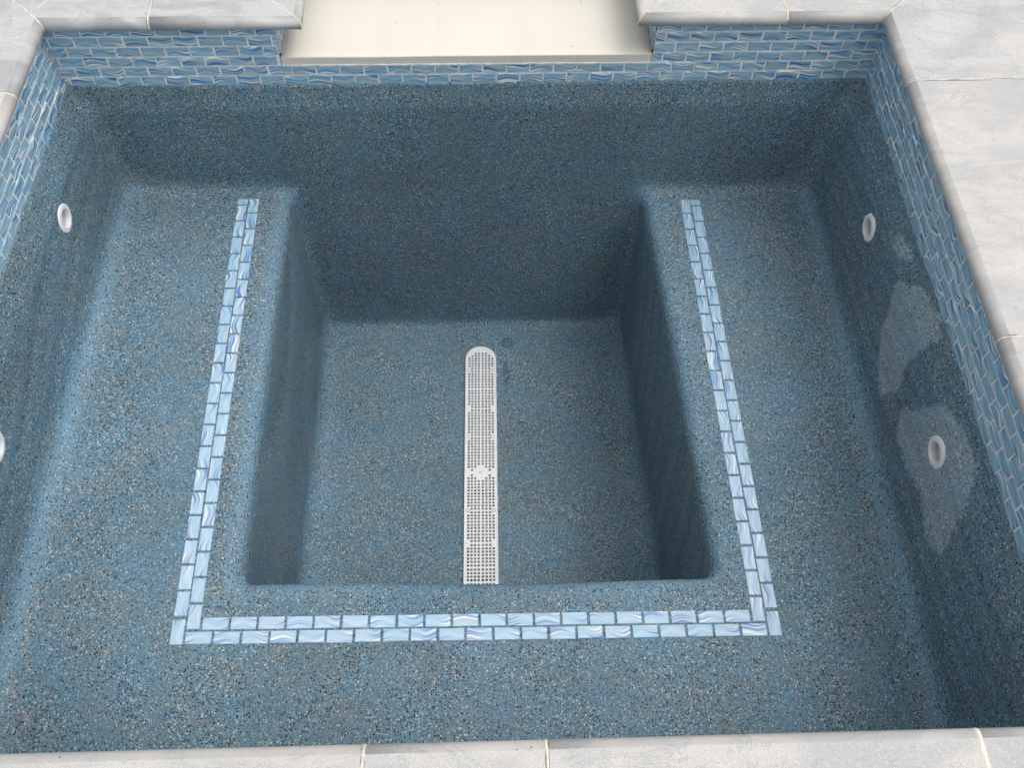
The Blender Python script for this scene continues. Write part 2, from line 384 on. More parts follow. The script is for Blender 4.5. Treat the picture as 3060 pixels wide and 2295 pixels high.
# turn the top edge of the plaster in behind the tile so no gap shows
bmx = bmesh.new(); bmx.from_mesh(me); bmx.edges.ensure_lookup_table()
be = [e for e in bmx.edges if len(e.link_faces) == 1 and all(v.co.z/u > ZP-.12 for v in e.verts)]
ret = bmesh.ops.extrude_edge_only(bmx, edges=be)
for v in ret['geom']:
    if isinstance(v, bmesh.types.BMVert):
        x, y = v.co.x/u, v.co.y/u; dd_ = [(x-xl(y), (-1, 0)), (xr(y)-x, (1, 0)), (-y, (0, 1)), (y+D, (0, -1))]
        for q, n in dd_:
            if q < .6: v.co.x += n[0]*.16*u; v.co.y += n[1]*.16*u
        v.co.z += .008*u
bmx.to_mesh(me); bmx.free()
for p in me.polygons: p.use_smooth = True
vv = np.empty(len(me.vertices)*3, np.float32); me.vertices.foreach_get('co', vv); vv = vv.reshape(-1, 3)/u
dryA = [(-10.09,-3.89),(-11.19,-2.91),(-12.71,-2.5),(-13.65,-2.69),(-13.35,-3.75),(-13.51,-4.86),(-13.89,-6.17),(-13.25,-7.21),(-11.53,-6.4),(-10.59,-5.17)]
dryB = [(-14.77,-6.08),(-15.54,-4.3),(-16.4,-3.11),(-17.46,-3.0),(-18.53,-2.8),(-19.62,-3.68),(-20.0,-4.47),(-20.58,-6.13),(-19.51,-6.74),(-17.98,-6.31),(-16.67,-6.71),(-15.6,-6.83)]
dryC = [(-7.98,-3.16),(-8.69,-2.8),(-9.99,-2.7),(-9.75,-3.29),(-8.43,-3.85)]
dd = np.maximum(inpoly(vv[:, 1], vv[:, 2], dryA), inpoly(vv[:, 1], vv[:, 2], dryB))
dd = np.maximum(dd, inpoly(vv[:, 1], vv[:, 2], dryC)-.15)
dryv = np.clip(.5 + dd*.8, 0, 1)*(vv[:, 0] > W-2.0)
at_ = me.attributes.new('dry', 'FLOAT', 'POINT'); at_.data.foreach_set('value', dryv.astype(np.float32))
dp = np.maximum(np.exp(-((vv[:,0]-18.9)/.55)**2-((vv[:,1]+2.0)/.5)**2), .8*np.exp(-((vv[:,0]-18.75)/.35)**2-((vv[:,1]+4.2)/1.2)**2))*(vv[:,2] < ZF+1.2)
at3 = me.attributes.new('damp', 'FLOAT', 'POINT'); at3.data.foreach_set('value', dp.astype(np.float32))
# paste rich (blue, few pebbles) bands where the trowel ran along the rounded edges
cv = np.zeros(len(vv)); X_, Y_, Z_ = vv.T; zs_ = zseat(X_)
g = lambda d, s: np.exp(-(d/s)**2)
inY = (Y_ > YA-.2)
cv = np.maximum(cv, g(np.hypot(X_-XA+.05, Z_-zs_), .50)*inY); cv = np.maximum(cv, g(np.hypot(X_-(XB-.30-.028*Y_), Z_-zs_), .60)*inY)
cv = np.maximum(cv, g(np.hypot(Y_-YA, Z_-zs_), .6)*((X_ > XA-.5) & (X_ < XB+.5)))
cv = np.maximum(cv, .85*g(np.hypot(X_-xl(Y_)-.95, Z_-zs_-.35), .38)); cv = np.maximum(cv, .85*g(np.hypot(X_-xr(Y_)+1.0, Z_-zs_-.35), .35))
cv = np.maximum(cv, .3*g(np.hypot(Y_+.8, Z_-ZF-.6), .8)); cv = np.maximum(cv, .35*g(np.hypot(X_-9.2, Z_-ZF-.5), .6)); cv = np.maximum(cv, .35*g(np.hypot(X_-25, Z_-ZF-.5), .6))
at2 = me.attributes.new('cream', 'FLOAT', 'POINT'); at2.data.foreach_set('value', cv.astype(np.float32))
basin = bpy.data.objects.new('spa_basin', me); sc.collection.objects.link(basin)
tag(basin, 'sunken spa basin of blue speckled pebble plaster with a seat ledge around a deep footwell', 'spa basin')

# ================================================================ glass tile
def add_tile(bm, luv, lrv, o, U, V, Nn, w, hh, full_w=1.0, u0=0.0, th=.035, ch=.022, tile_u=None):
    """one tile: o = lower left corner on the wall, U along, V up, N out"""
    w_, h_ = w, hh
    p = lambda a, b, c: o + U*a + V*b + Nn*c
    jit = rnd.uniform(-.008, .008)
    pts = [p(0,0,-.02), p(w_,0,-.02), p(w_,h_,-.02), p(0,h_,-.02), p(ch*.0,ch*.0,th*.4), p(w_,0,th*.4), p(w_,h_,th*.4), p(0,h_,th*.4),
           p(ch,ch,th+jit), p(w_-ch,ch,th+jit), p(w_-ch,h_-ch,th+jit*.5), p(ch,h_-ch,th+jit*.5)]
    vs, fs = prim(bm, pts, [(0,1,5,4),(1,2,6,5),(2,3,7,6),(3,0,4,7),(4,5,9,8),(5,6,10,9),(6,7,11,10),(7,4,8,11),(8,9,10,11)])
    r = (rnd.random(), rnd.random()); fw = full_w
    loc = {}
    uvs = [(0,0),(w_,0),(w_,h_),(0,h_)]*2 + [(ch,ch),(w_-ch,ch),(w_-ch,h_-ch),(ch,h_-ch)]
    for v, q in zip(vs, uvs): loc[v] = ((q[0]+u0)/fw, (q[1]-h_+.42)/.44)
    for f in fs:
        for l in f.loops: l[luv].uv = loc[l.vert]; l[lrv].uv = r
def tile_bm():
    bm = bmesh.new(); return bm, bm.loops.layers.uv.new('tile'), bm.loops.layers.uv.new('pick')
G = .088        # grout joint
def panel(A, B, nrm, rows, name, parent, phases, pitch=1.0, zlo_clip=-3.0):
    """tile courses on the wall from A to B (left to right as seen); rows = list of (ztop, zbot, s0, s1, phase)"""
    U = Vector((B[0]-A[0], B[1]-A[1], 0)); Lw = U.length; U.normalize(); Nn = Vector(nrm); Vv = Vector((0, 0, 1))
    bm, lu, lr = tile_bm()
    for zt, zb, s0, s1, ph in rows:
        k = math.floor((s0-ph)/pitch)
        while True:
            a = ph + k*pitch; b = a + pitch; k += 1
            if a >= s1 - .05: break
            aa, bb = max(a+G/2, s0+G*.4), min(b-G/2, s1-G*.4)
            if bb-aa < .06: continue
            o = Vector((A[0], A[1], 0)) + U*(aa+rnd.uniform(-.008, .008)) + Vector((0, 0, zb+G*.42+rnd.uniform(-.006, .006)))
            add_tile(bm, lu, lr, o, U, Vv, Nn, bb-aa, (zt-zb)-G*.84, pitch, aa-a)
    return link(name, bm, M['tile'], parent)
band = empty('waterline_tile_band', (W/2, -D/2, -1), 'band of blue wave patterned glass tiles in beige grout under the coping stones', 'tile band')
R_ = [(.5, 0)] + [(-ROW*k, -ROW*(k+1)) for k in range(5)]      # six courses
R_[0] = (ROW, 0); R_[5] = (-ROW*4, -2.95)
XN0, XN1 = 9.33, 24.90                                          # the notch for the spillway
rows = []
phl = [.55, .15, .70, .20, .71, .29]
for i, (zt, zb) in enumerate(R_):
    if i < 4:
        rows.append((zt, zb, 0, XN0, phl[i]))
        rows.append((zt, zb, XN1, W, [W-.40, W-1.0, W-.53, W-1.0][i]))
    else: rows.append((zt, zb, 0, W, phl[i]))
tb = panel((0, 0), (W, 0), (0, -1, 0), rows, 'tile_panel', band, None, 1.0025)
panel((0, -D), (0, 0), (1, 0, 0), [(zt, zb, .0, D, D-(.50 if i % 2 else 1.0)-.0) for i, (zt, zb) in enumerate(R_)], 'tile_panel', band, None, 1.011).rotation_euler = (0, 0, 0)
lo = [o for o in sc.objects if o.name.startswith('tile_panel')]
for o in lo[1:2]: o.data.transform(Matrix.Identity(4))
def shear(ob, k, x0):     # side walls run slightly out of square: x += k * distance from back wall
    for v in ob.data.vertices: v.co.x += 0
RW_A, RW_B = (xr(0), 0), (xr(-D), -D)
panel(RW_A, RW_B, (-1, 0, 0), [(zt, zb, .0, D, 1.04 if i % 2 else .53) for i, (zt, zb) in enumerate(R_)], 'tile_panel', band, None, 1.011)
panel((W, -D), (0, -D), (0, 1, 0), [(zt, zb, 0, W, .3 if i % 2 else .8) for i, (zt, zb) in enumerate(R_)], 'tile_panel', band, None)
# jambs of the notch
panel((XN0, 0), (XN0, 11), (1, 0, 0), [(zt, zb, 0, 11, .45 if i % 2 else .95) for i, (zt, zb) in enumerate(R_[:3])], 'tile_panel', band, None)
panel((XN1, 11), (XN1, 0), (-1, 0, 0), [(zt, zb, 0, 11, .45 if i % 2 else .95) for i, (zt, zb) in enumerate(R_[:3])], 'tile_panel', band, None)
# left wall follows its own line: move the second panel onto it
pl = [o for o in sc.objects if o.name == 'tile_panel.001'][0]
for v in pl.data.vertices: v.co.x += YL*(-(v.co.y)) if False else 0
import math as _m
for v in pl.data.vertices:
    yy = v.co.y + pl.location.y + band.location.y
    v.co.x += YL*(-yy)
# grout bed
def bed(name, quads, m, parent, thick=.25):
    bm = bmesh.new()
    for a, b_, n, z0, z1 in quads:
        a = Vector((a[0], a[1], 0)); b_ = Vector((b_[0], b_[1], 0)); n = Vector(n)*-thick; zz = Vector((0, 0, 1))
        prim(bm, [a+zz*z0, b_+zz*z0, b_+zz*z1, a+zz*z1, a+n+zz*z0, b_+n+zz*z0, b_+n+zz*z1, a+n+zz*z1],
             [(0,1,2,3),(5,4,7,6),(4,5,1,0),(3,2,6,7),(1,5,6,2),(4,0,3,7)])
    bmesh.ops.recalc_face_normals(bm, faces=bm.faces)
    return link(name, bm, m, parent)
bed('grout', [((0, 0), (XN0, 0), (0, -1, 0), -3.2, ROW+.004), ((XN0, -.001), (XN1, -.001), (0, -1, 0), -3.2, -1.50), ((XN1, 0), (W, 0), (0, -1, 0), -3.2, ROW+.004)], M['grout'], band)
bed('grout', [((xl(-D), -D), (0, 0), (1, 0, 0), -3.2, ROW+.006)], M['grout'], band)
bed('grout', [(RW_A, RW_B, (-1, 0, 0), -3.2, ROW+.006)], M['grout'], band)
bed('grout', [((W, -D), (0, -D), (0, 1, 0), -3.2, ROW+.002)], M['grout'], band)
bed('grout', [((XN0, .01), (XN0, 11), (1, 0, 0), -1.9, ROW-.002)], M['grout'], band)
bed('grout', [((XN1, 11), (XN1, .01), (-1, 0, 0), -1.9, ROW-.002)], M['grout'], band)
# thicker white grout bead under the ledge and a dried smear on the right wall
def blob_strip(bm, pts, wdir, ndir, wid, hgt, step=.12, jag=.25):
    path = []
    for i in range(len(pts)-1):
        a, b_ = Vector(pts[i]), Vector(pts[i+1]); n = max(1, int((b_-a).length/step))
        for k in range(n): path.append(a.lerp(b_, k/n))
    path.append(Vector(pts[-1])); prev = None
    for i, c in enumerate(path):
        s = 1 + rnd.uniform(-jag, jag); w_ = wid*s*.5; hh_ = hgt*(1+rnd.uniform(-jag, jag))
        wd = wdir[i] if isinstance(wdir, list) else wdir; nd = ndir(i, len(path)) if callable(ndir) else ndir
        cc = c + wd*rnd.uniform(-.012, .012)
        ring = [bm.verts.new(cc - wd*w_ - nd*.02), bm.verts.new(cc - wd*w_*.6 + nd*hh_*.8), bm.verts.new(cc + wd*w_*.6 + nd*hh_*.8), bm.verts.new(cc + wd*w_ - nd*.02)]
        if prev:
            for k in range(3): bm.faces.new((prev[k], prev[k+1], ring[k+1], ring[k]))
        prev = ring
bm = bmesh.new(); blob_strip(bm, [(XN0+.05, -.005, -1.495), (XN1-.05, -.005, -1.52)], Vector((0, 0, 1)), Vector((0, -1, 0)), .11, .05)
bmesh.ops.recalc_face_normals(bm, faces=bm.faces); link('grout_bead', bm, M['wgrout'], band)
bm = bmesh.new()
for i in range(9):
    cy, cz = -4.84+rnd.gauss(0, .12), -.60+rnd.gauss(0, .14); r = rnd.uniform(.04, .09)
    n = 8; c = bm.verts.new((xr(cy)-.065, cy, cz)); ring = [bm.verts.new((xr(cy)-.03, cy+r*math.cos(a*math.tau/n)*rnd.uniform(.6, 1.3), cz+r*math.sin(a*math.tau/n)*rnd.uniform(.6, 1.6))) for a in range(n)]
    for k in range(n): bm.faces.new((c, ring[k], ring[(k+1) % n]))
bmesh.ops.recalc_face_normals(bm, faces=bm.faces); link('cement_smear', bm, M['smear'], band)

# ================================================================ tile trim on the seat edge
trim = empty('seat_tile_trim', (17.2, -22.3, zseat(17)), 'U shaped double row of pale blue wave tiles set into the seat ledge around the footwell', 'tile trim')
TX, TW, TY = 6.298, 21.944, -0.908-21.4
YTL, YTR, YTF = -.0121, -.0053, -.0033
def trim_strip(name, items):
    bm, lu, lr = tile_bm()
    for o2, U2, V2, w_, h_ in items:
        o = Vector((o2[0], o2[1], zseat(o2[0])+.012)); U = Vector((U2[0], U2[1], 0)); U.z = -.0178*U.x; V_ = Vector((V2[0], V2[1], 0)); V_.z = -.0178*V_.x
        add_tile(bm, lu, lr, o, U.normalized(), V_.normalized(), Vector((.0178, 0, 1)), w_, h_, .95, 0, .03, .018)
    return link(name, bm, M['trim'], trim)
g = .09; wc = .455
def j(): return rnd.uniform(-.010, .010)
itL, itR, itF = [], [], []
for side, it, x0, k_ in ((0, itL, TX, YTL), (1, itR, TX+TW, YTR)):
    y0 = TY + (0 if side == 0 else TW*YTF)
    s = 1 if side == 0 else -1
    for col in (0, 1):                  # outer column first
        yy = 0.0 if col == 0 else .5
        while yy < 21.35:
            ln = min(1.0, 21.42-yy)
            if ln > .2:
                d0 = yy + g*.5*(yy > 0)
                xo = x0 + s*(col*.515) + k_*yy + j()
                # U runs along +y for the left leg, -y for the right leg, V across
                if side == 0: it.append(((xo+wc, y0+d0), (k_, 1), (-1, 0), ln-g, wc))
                else: it.append(((xo-wc, y0+d0+ln-g), (-k_, -1), (1, 0), ln-g, wc)) 
            yy += 1.0 if ln > .99 else 9
def frontrow(ya, xa, xb, n, off):
    p = (xb-xa)/n
    for k in range(n):
        a = xa + k*p + g/2
        itF.append(((a+j(), TY+ya+YTF*(a-TX)+j()), (1, YTF), (0, 1), p-g, wc))
frontrow(0.0, TX+.49, TX+TW-.49, 21, 0)
frontrow(.515, TX+1.03, TX+TW-1.03, 20, 0)
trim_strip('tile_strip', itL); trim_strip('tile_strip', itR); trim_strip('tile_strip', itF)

# ================================================================ coping stones
PROF = [(.18, 1.05), (.34, .985), (.41, .93), (.455, .84), (.47, .76), (.46, .68), (.425, .60), (.36, .535), (.26, .50)]
slabs = []
def slab(A, B, out, m0, m1, depth, label, grey, g0=.05, g1=.05, round0=0, round1=0):
    """stone along the wall line A->B; out = direction away from the pool; m = how far an end runs on per unit towards the pool"""
    A = Vector((A[0], A[1], 0)); B = Vector((B[0], B[1], 0)); U = (B-A); Ln = U.length; U.normalize(); O = Vector(out)
    bm = bmesh.new(); secs = [(-depth, ZT)] + [(d, z) for d, z in PROF] + [(-depth, ZB)]
    ends = []
    nseg = max(2, int(Ln/1.5)); rings = []
    dz = rnd.uniform(-.012, .012)
    for i in range(nseg+1):
        tt = i/nseg; ring = []
        for d, z in secs:
            s0 = m0*d + g0; s1 = Ln + m1*d - g1
            zz = z
            ring.append(bm.verts.new(A + U*(s0+(s1-s0)*tt) - O*d*(1) + Vector((0, 0, zz + (dz if z > .5 else 0)))))
        rings.append(ring)
    n = len(secs)
    for i in range(nseg):
        for k in range(n):
            k2 = (k+1) % n
            f = bm.faces.new((rings[i][k], rings[i+1][k], rings[i+1][k2], rings[i][k2]))
            f.material_index = 0 if k == 0 else 1; f.smooth = 0 < k < n-2
    for rg in (rings[0], rings[-1]):
        f = bm.faces.new(rg); f.material_index = 0
    bmesh.ops.recalc_face_normals(bm, faces=bm.faces)
    mid = (A+B)/2 + O*1.0
    o = link('coping_stone', bm, [M['top'], M['nose']], None, origin=(mid.x, mid.y, ZB))
    tag(o, label, 'coping stone', 'marble coping stones around the spa')
    o['grey'] = float(grey); o['vein_seed'] = (rnd.uniform(0, 9), rnd.uniform(0, 9), rnd.uniform(0, 9))
    slabs.append(o); return o
def joint(o, A, dirv, perp, depth, wid=.085, d1=.46, mat_='mortar', raise_=.009, name='mortar_joint'):
    """mortar line from behind, over the bullnose; A on wall line (d=0), point = A + dirv*d"""
    A = Vector((A[0], A[1], 0)); dirv = Vector(dirv); perp = Vector(perp).normalized()
    pts = []; n = int(depth/.15)
    for k in range(n+1):
        d = -depth + (depth+.18)*k/n; pts.append((d, ZT, Vector((0, 0, 1))))
    for q, (d, z) in enumerate(PROF[1:-1]):
        nx = Vector((d-.18, 0, z-.76)); nn = (dirv.normalized()*max(d-.15, 0) + Vector((0, 0, z-.68))).normalized(); pts.append((d, z, nn))
    bm = bmesh.new(); prev = None; wand = 0; 
    for d, z, nn in pts:
        wand = .85*wand + rnd.uniform(-.012, .012); ww = wid*.5*(1+rnd.uniform(-.35, .45))
        c = A + dirv*d + Vector((0, 0, z)) + perp*wand
        r = [bm.verts.new(c - perp*ww - nn*.03), bm.verts.new(c - perp*ww*.6 + nn*raise_*rnd.uniform(.5, 1.3)), bm.verts.new(c + perp*ww*.6 + nn*raise_*rnd.uniform(.5, 1.3)), bm.verts.new(c + perp*ww - nn*.03)]
        if prev:
            for k in range(3):
                f = bm.faces.new((prev[k], prev[k+1], r[k+1], r[k])); f.smooth = True
        prev = r
    bmesh.ops.recalc_face_normals(bm, faces=bm.faces)
    return link(name, bm, M[mat_], o)
XC0, XC1 = 10.13, 24.50       # notch coping lines
s1 = slab((0, 0), (4.57, 0), (0, 1, 0), 1, 0, 6, 'grey marble coping stone behind the back left corner of the basin', .85)
s2 = slab((4.57, 0), (XC0, 0), (0, 1, 0), 0, 1, 5.4, 'dark nosed marble coping stone ending in a point left of the cream ledge', .95, g1=.03)
s3 = slab((XC0, 0), (XC0, 11), (-1, 0, 0), -1, 0, 5.4, 'pale marble coping stone running back along the left side of the cream ledge', .25, g0=.03)
s4 = slab((XC1, 0), (XC1, 11), (1, 0, 0), -1, 0, 5.3, 'pale marble coping stone running back along the right side of the cream ledge', .1, g0=.015)
s5 = slab((XC1, 0), (30.0, 0), (0, 1, 0), -1, 0, 5.3, 'speckled pale marble coping stone right of the cream ledge with dark chips on its nose', .15, g0=.015)
s6 = slab((30.0, 0), (W, 0), (0, 1, 0), 0, -1, 6, 'short pale marble coping stone left of the back right corner', .1)
def rp(y): return (xr(y), y)
def lp(y): return (xl(y), y)
s7 = slab(rp(0), rp(-4.35), (1, 0, 0), 1, 0, 6, 'grey veined marble coping stone at the back right corner, with swirling dark veins', .42)
s8 = slab(rp(-4.35), rp(-16.2), (1, 0, 0), 0, 0, 6, 'long white marble coping stone along the middle of the right side', .12)
s9 = slab(rp(-16.2), rp(-D), (1, 0, 0), 0, -1, 6, 'white marble coping stone at the front of the right side', .15)
s10 = slab(lp(0), lp(-4.5), (-1, 0, 0), 1, 0, 6, 'grey marble coping stone at the top of the left side beside the corner mitre', .75)
s11 = slab(lp(-4.5), lp(-16.5), (-1, 0, 0), 0, 0, 6, 'cream tinted marble coping stone lower on the left side with small black scuffs', .1)
fy = -D
s12 = slab((2.7, fy), (14.6, fy), (0, -1, 0), 0, 0, 6, 'cream marble coping stone at the front left, left of both near joints', .12)
s13 = slab((14.6, fy), (19.0, fy), (0, -1, 0), 0, 0, 6, 'short marble coping stone between two near joints in the middle of the front edge', .22)
s14 = slab((19.0, fy), (29.5, fy), (0, -1, 0), 0, 0, 6, 'long pale marble coping stone right of the middle of the front edge', .12)
s15 = slab((29.5, fy), (xr(fy), fy), (0, -1, 0), 0, -1, 6, 'marble coping stone at the front right corner past the yellow mortar joint', .15)
s16 = slab(lp(-16.5), lp(fy), (-1, 0, 0), 0, -1, 6, 'marble coping stone at the front of the left side', .15)
s17 = slab((xl(fy), fy), (2.7, fy), (0, -1, 0), 1, 0, 6, 'marble coping stone at the front left corner', .15)
for k, o in enumerate(slabs):   # mitres at the corners leave the direction of the end cut as is
    pass
joint(s1, (4.57, 0), (0, -1, 0), (1, 0, 0), 5.3)
joint(s1, (0, 0), (1, -1, 0), (1, 1, 0), 5.8, .10)
joint(s2, (XC0, 0), (1, -1, 0), (1, 1, 0), 5.0, .07)
joint(s5, (XC1, 0), (-1, -1, 0), (1, -1, 0), 5.0, .03, raise_=.006)
joint(s5, (30.0, 0), (0, -1, 0), (1, 0, 0), 5.3, .09)
joint(s6, (W, 0), (-1, -1, 0), (1, -1, 0), 5.8, .07)
joint(s7, rp(-4.35), (-1, 0, 0), (0, 1, 0), 5.8, .045, raise_=.008)
joint(s8, rp(-16.2), (-1, 0, 0), (0, 1, 0), 5.8, .08)
joint(s10, lp(-4.5), (1, 0, 0), (0, 1, 0), 5.8, .07)
joint(s11, lp(-16.5), (1, 0, 0), (0, 1, 0), 5.8)
joint(s12, (14.6, fy), (0, 1, 0), (1, 0, 0), 5.8, .10)
joint(s13, (19.0, fy), (0, 1, 0), (1, 0, 0), 5.8, .09)
joint(s14, (29.5, fy), (0, 1, 0), (1, 0, 0), 5.8, .14)
joint(s12, (2.7, fy), (0, 1, 0), (1, 0, 0), 5.8)
# the sawn line that leaves the left corner mitre
bm = bmesh.new(); blob_strip(bm, [(-.07, .2, ZT+.012), (.39, .91, ZT+.012), (3.2, 5.2, ZT+.012)], Vector((.84, -.54, 0)), Vector((0, 0, 1)), .05, .012)
bmesh.ops.recalc_face_normals(bm, faces=bm.faces); link('mortar_joint', bm, M['wgrout'], s1)

# ================================================================ cream ledge in the notch (the spillway)
bm = bmesh.new()
le = [(-.015, -1.49), (-.015, -1.115), (.0, -1.085), (.03, -1.07), (.5, -1.06), (2, -1.05), (11.2, -1.03), (11.2, -2.2), (.25, -2.2), (.25, -1.49)]
nx_ = 28; rings = []
for i in range(nx_+1):
    x = XN0+.03 + (XN1-XN0-.06)*i/nx_
    rings.append([bm.verts.new((x, y + (.006*math.sin(x*1.3) if y < .1 else 0), z + .006*math.sin(x*.8+y))) for y, z in le])
for i in range(nx_):
    for k in range(len(le)):
        k2 = (k+1) % len(le); f = bm.faces.new((rings[i][k], rings[i+1][k], rings[i+1][k2], rings[i][k2])); f.smooth = 0 < k < 6
bm.faces.new(rings[0]); bm.faces.new(rings[-1]); bmesh.ops.recalc_face_normals(bm, faces=bm.faces)
led = link('spillway_ledge', bm, M['ledge'], None, origin=(17.1, 0, -1.49))
tag(led, 'flat cream coated ledge let into the back wall between the two coping corners', 'ledge')

# ================================================================ deck and ground behind the stones
def ring_sheet(name, inner, outer, z, m, lab=None):
    bm = bmesh.new()
    xs_ = sorted({outer[0], outer[2]} | {q for b_ in inner for q in (b_[0], b_[2])}); ys_ = sorted({outer[1], outer[3]} | {q for b_ in inner for q in (b_[1], b_[3])})
    for i in range(len(xs_)-1):
        for j_ in range(len(ys_)-1):
            cx, cy = (xs_[i]+xs_[i+1])/2, (ys_[j_]+ys_[j_+1])/2
            if any(b_[0] < cx < b_[2] and b_[1] < cy < b_[3] for b_ in inner): continue
            prim(bm, [(xs_[i], ys_[j_], z), (xs_[i+1], ys_[j_], z), (xs_[i+1], ys_[j_+1], z), (xs_[i], ys_[j_+1], z)], [(0, 1, 2, 3)])
    bmesh.ops.remove_doubles(bm, verts=bm.verts, dist=.001)
    return link(name, bm, m)
dk_ = ring_sheet('deck', [(-5.9, -D-5.9, W+5.9, 5.2), (XC0-5.3, 5, XC1+5.2, 10.9)], (-4000, -4000, 4000, 4000), ZT-.02, M['top']); dk_['kind'] = 'structure'; dk_['grey'] = .2; dk_['vein_seed'] = (0., 0., 0.)
bs = ring_sheet('ground', [(-.24, -D-.24, W+.24, .24), (XN0-.24, .2, XN1+.24, 11.1)], (-7, -D-7, W+7, 12), ZB-.02, M['earth']); bs['kind'] = 'structure'

# ================================================================ wall jets
def lathe(bm, prof, n=40, mi=0, wob=None):
    rings = []
    for r, z in prof:
        rings.append([bm.verts.new((z, (r+(wob(a*math.tau/n) if wob and r > .5 else 0))*math.cos(a*math.tau/n), (r+(wob(a*math.tau/n) if wob and r > .5 else 0))*math.sin(a*math.tau/n))) for a in range(n)])
    for i in range(len(rings)-1):
        for k in range(n):
            f = bm.faces.new((rings[i][k], rings[i][(k+1) % n], rings[i+1][(k+1) % n], rings[i+1][k])); f.smooth = True; f.material_index = mi
    return rings
def make_jet(side, y, z, label, wob=None):
    x = wallx(side, y); sg = 1 if side == 0 else -1      # opening looks along +x for the left wall
    e = empty('jet_fitting', (x, y, z), label, 'jet', 'white jets in the side walls')
    def put(name, prof, m, cap=False, wb=None):
        bm = bmesh.new(); r = lathe(bm, prof, wob=wb)
        if cap: bm.faces.new(r[-1])
        for v in bm.verts: v.co.x *= sg
        bmesh.ops.recalc_face_normals(bm, faces=bm.faces)
        o = link(name, bm, m); o.parent = e
        if name == 'flange':
            for p_ in o.data.polygons: p_.use_smooth = False
        return o
    f = put('flange', [(.60, -.12), (.605, .02), (.59, .055), (.55, .075), (.42, .085), (.395, .075), (.385, .04), (.383, -.1)], M['white'], wb=wob)
    th = put('throat', [(.383, -.09), (.375, -.22), (.372, -.25), (.325, -.255), (.32, -.27)], M['inner2'])
    bo = put('nozzle_cup', [(.322, -.27), (.30, -.275), (.295, -.34), (.285, -.7), (.12, -.74), (.02, -.74)], M['cup'], cap=True)
    return e
make_jet(0, -5.757, -4.393, 'white jet fitting high on the left wall near the back corner')
make_jet(0, -16.381, -4.501, 'white jet fitting low on the left wall, cut off by the photo edge')
make_jet(1, -6.591, -4.715, 'white jet fitting on the right wall with ragged plaster over its rim, near the back', lambda a: -.035*abs(math.sin(a*3.5))*(math.cos(a) > -.3) + .01*math.sin(a*9))
make_jet(1, -17.286, -4.546, 'white jet fitting in the lower pale dry patch on the right wall')

# ================================================================ channel drain
DX0, DY0, DLEN, DW = 17.38, -3.20, 16.0, 1.67
DS = 1.0304
YAWD = math.atan2(17.38-17.24, 13.5)
drain = empty('drain_cover', (17.369, -2.302, ZF), 'long white perforated drain grate with a rounded end in the footwell floor', 'drain cover')
drain.rotation_euler = (0, 0, -YAWD)
def dlink(name, bm, m, sm=False):
    me_ = bpy.data.meshes.new(name)
    for v in bm.verts: v.co *= u*DS
    bmesh.ops.recalc_face_normals(bm, faces=bm.faces); bm.to_mesh(me_); bm.free()
    for q in (m if isinstance(m, list) else [m]): me_.materials.append(q)
    o = bpy.data.objects.new(name, me_); sc.collection.objects.link(o); o.parent = drain; return o
rowsY = [-3.67,-3.83,-4.0,-4.16,-4.33,-4.49,-4.65,-4.83,-5.01,-5.18,-5.35,-5.51,-5.68,-5.85,-6.07,-6.23,-6.41,-6.57,-6.74,-6.91,-7.08,-7.28,-7.45,-7.62,-7.78,-7.95,-8.11,-8.28,-8.44,-8.61,
 -8.77,-8.96,-9.13,-9.29,-9.46,-9.62,-9.79,-9.96,-10.12,-10.29,-10.46,-10.62,-10.8,-11.1,-11.26,-11.43,-11.6,-11.77,-11.94,-12.11,-12.27,-12.44,-12.61,-12.78,-12.94,-13.14,-13.31,-13.47,-13.64,-13.81,
 -13.97,-14.14,-14.32,-14.49,-14.65,-14.86,-15.04,-15.2,-15.37,-15.55,-15.72,-15.9,-16.11,-16.29,-16.46,-16.63]
yy = -16.84
while yy > -18.6: rowsY.append(yy); yy -= .17
inner6 = {-4.65, -4.83, -7.08, -7.28, -8.77, -8.96, -12.94, -13.14, -14.65, -14.86}
cols = [(c-.5)*DW for c in (.131, .23, .333, .437, .558, .664, .77, .872)]
hw, hl = .056, .058
def open_cols(y):
    if y == -3.67: return [2, 3, 4, 5] if False else [1.6, 3-.0, 4, 5]
    if y == -3.83: return [1, 2, 3, 4, 5, 6]
    if y in inner6: return [1, 2, 3, 4, 5, 6]
    if y in (-10.46, -11.1): return [0, 1, 2, 5, 6, 7]
    if y == -10.62: return [0, 1, 2, 5, 6, 7] if False else [0, 1, 2, 5, 6, 7]
    return list(range(8))
# rows around the round maker's boss in the middle of the grate
special = {-10.62: [0, 1, 2, 5, 6, 7], -10.8: [1, 6], -11.1: [1, 6], -11.26: [0, 1, 2, 5, 6, 7], -10.46: list(range(8)), -3.67: [2, 3, 4, 5], -3.83: [1, 2, 3, 4, 5, 6]}
hx = DW/2
xe = [-hx+.05]; 
for c in cols: xe += [c-hw, c+hw]
xe += [hx-.05]
def halfw(yl):     # half width of the plate at local y (0 = rounded tip, negative onwards)
    r = hx; d = -yl
    return math.sqrt(max(r*r-(r-d)**2, 0)) if d < r else r
bm = bmesh.new(); ztop = .17
ye = []
for y in rowsY: ye += [(y-DY0)+hl, (y-DY0)-hl]
ye = [ -hx*.16] + ye + [-(DLEN-.25)]
cut = {}
def vtx(x, y):
    k = (round(x, 4), round(y, 4))
    if k not in cut: cut[k] = bm.verts.new((x, y, ztop))
    return cut[k]
wallq = []
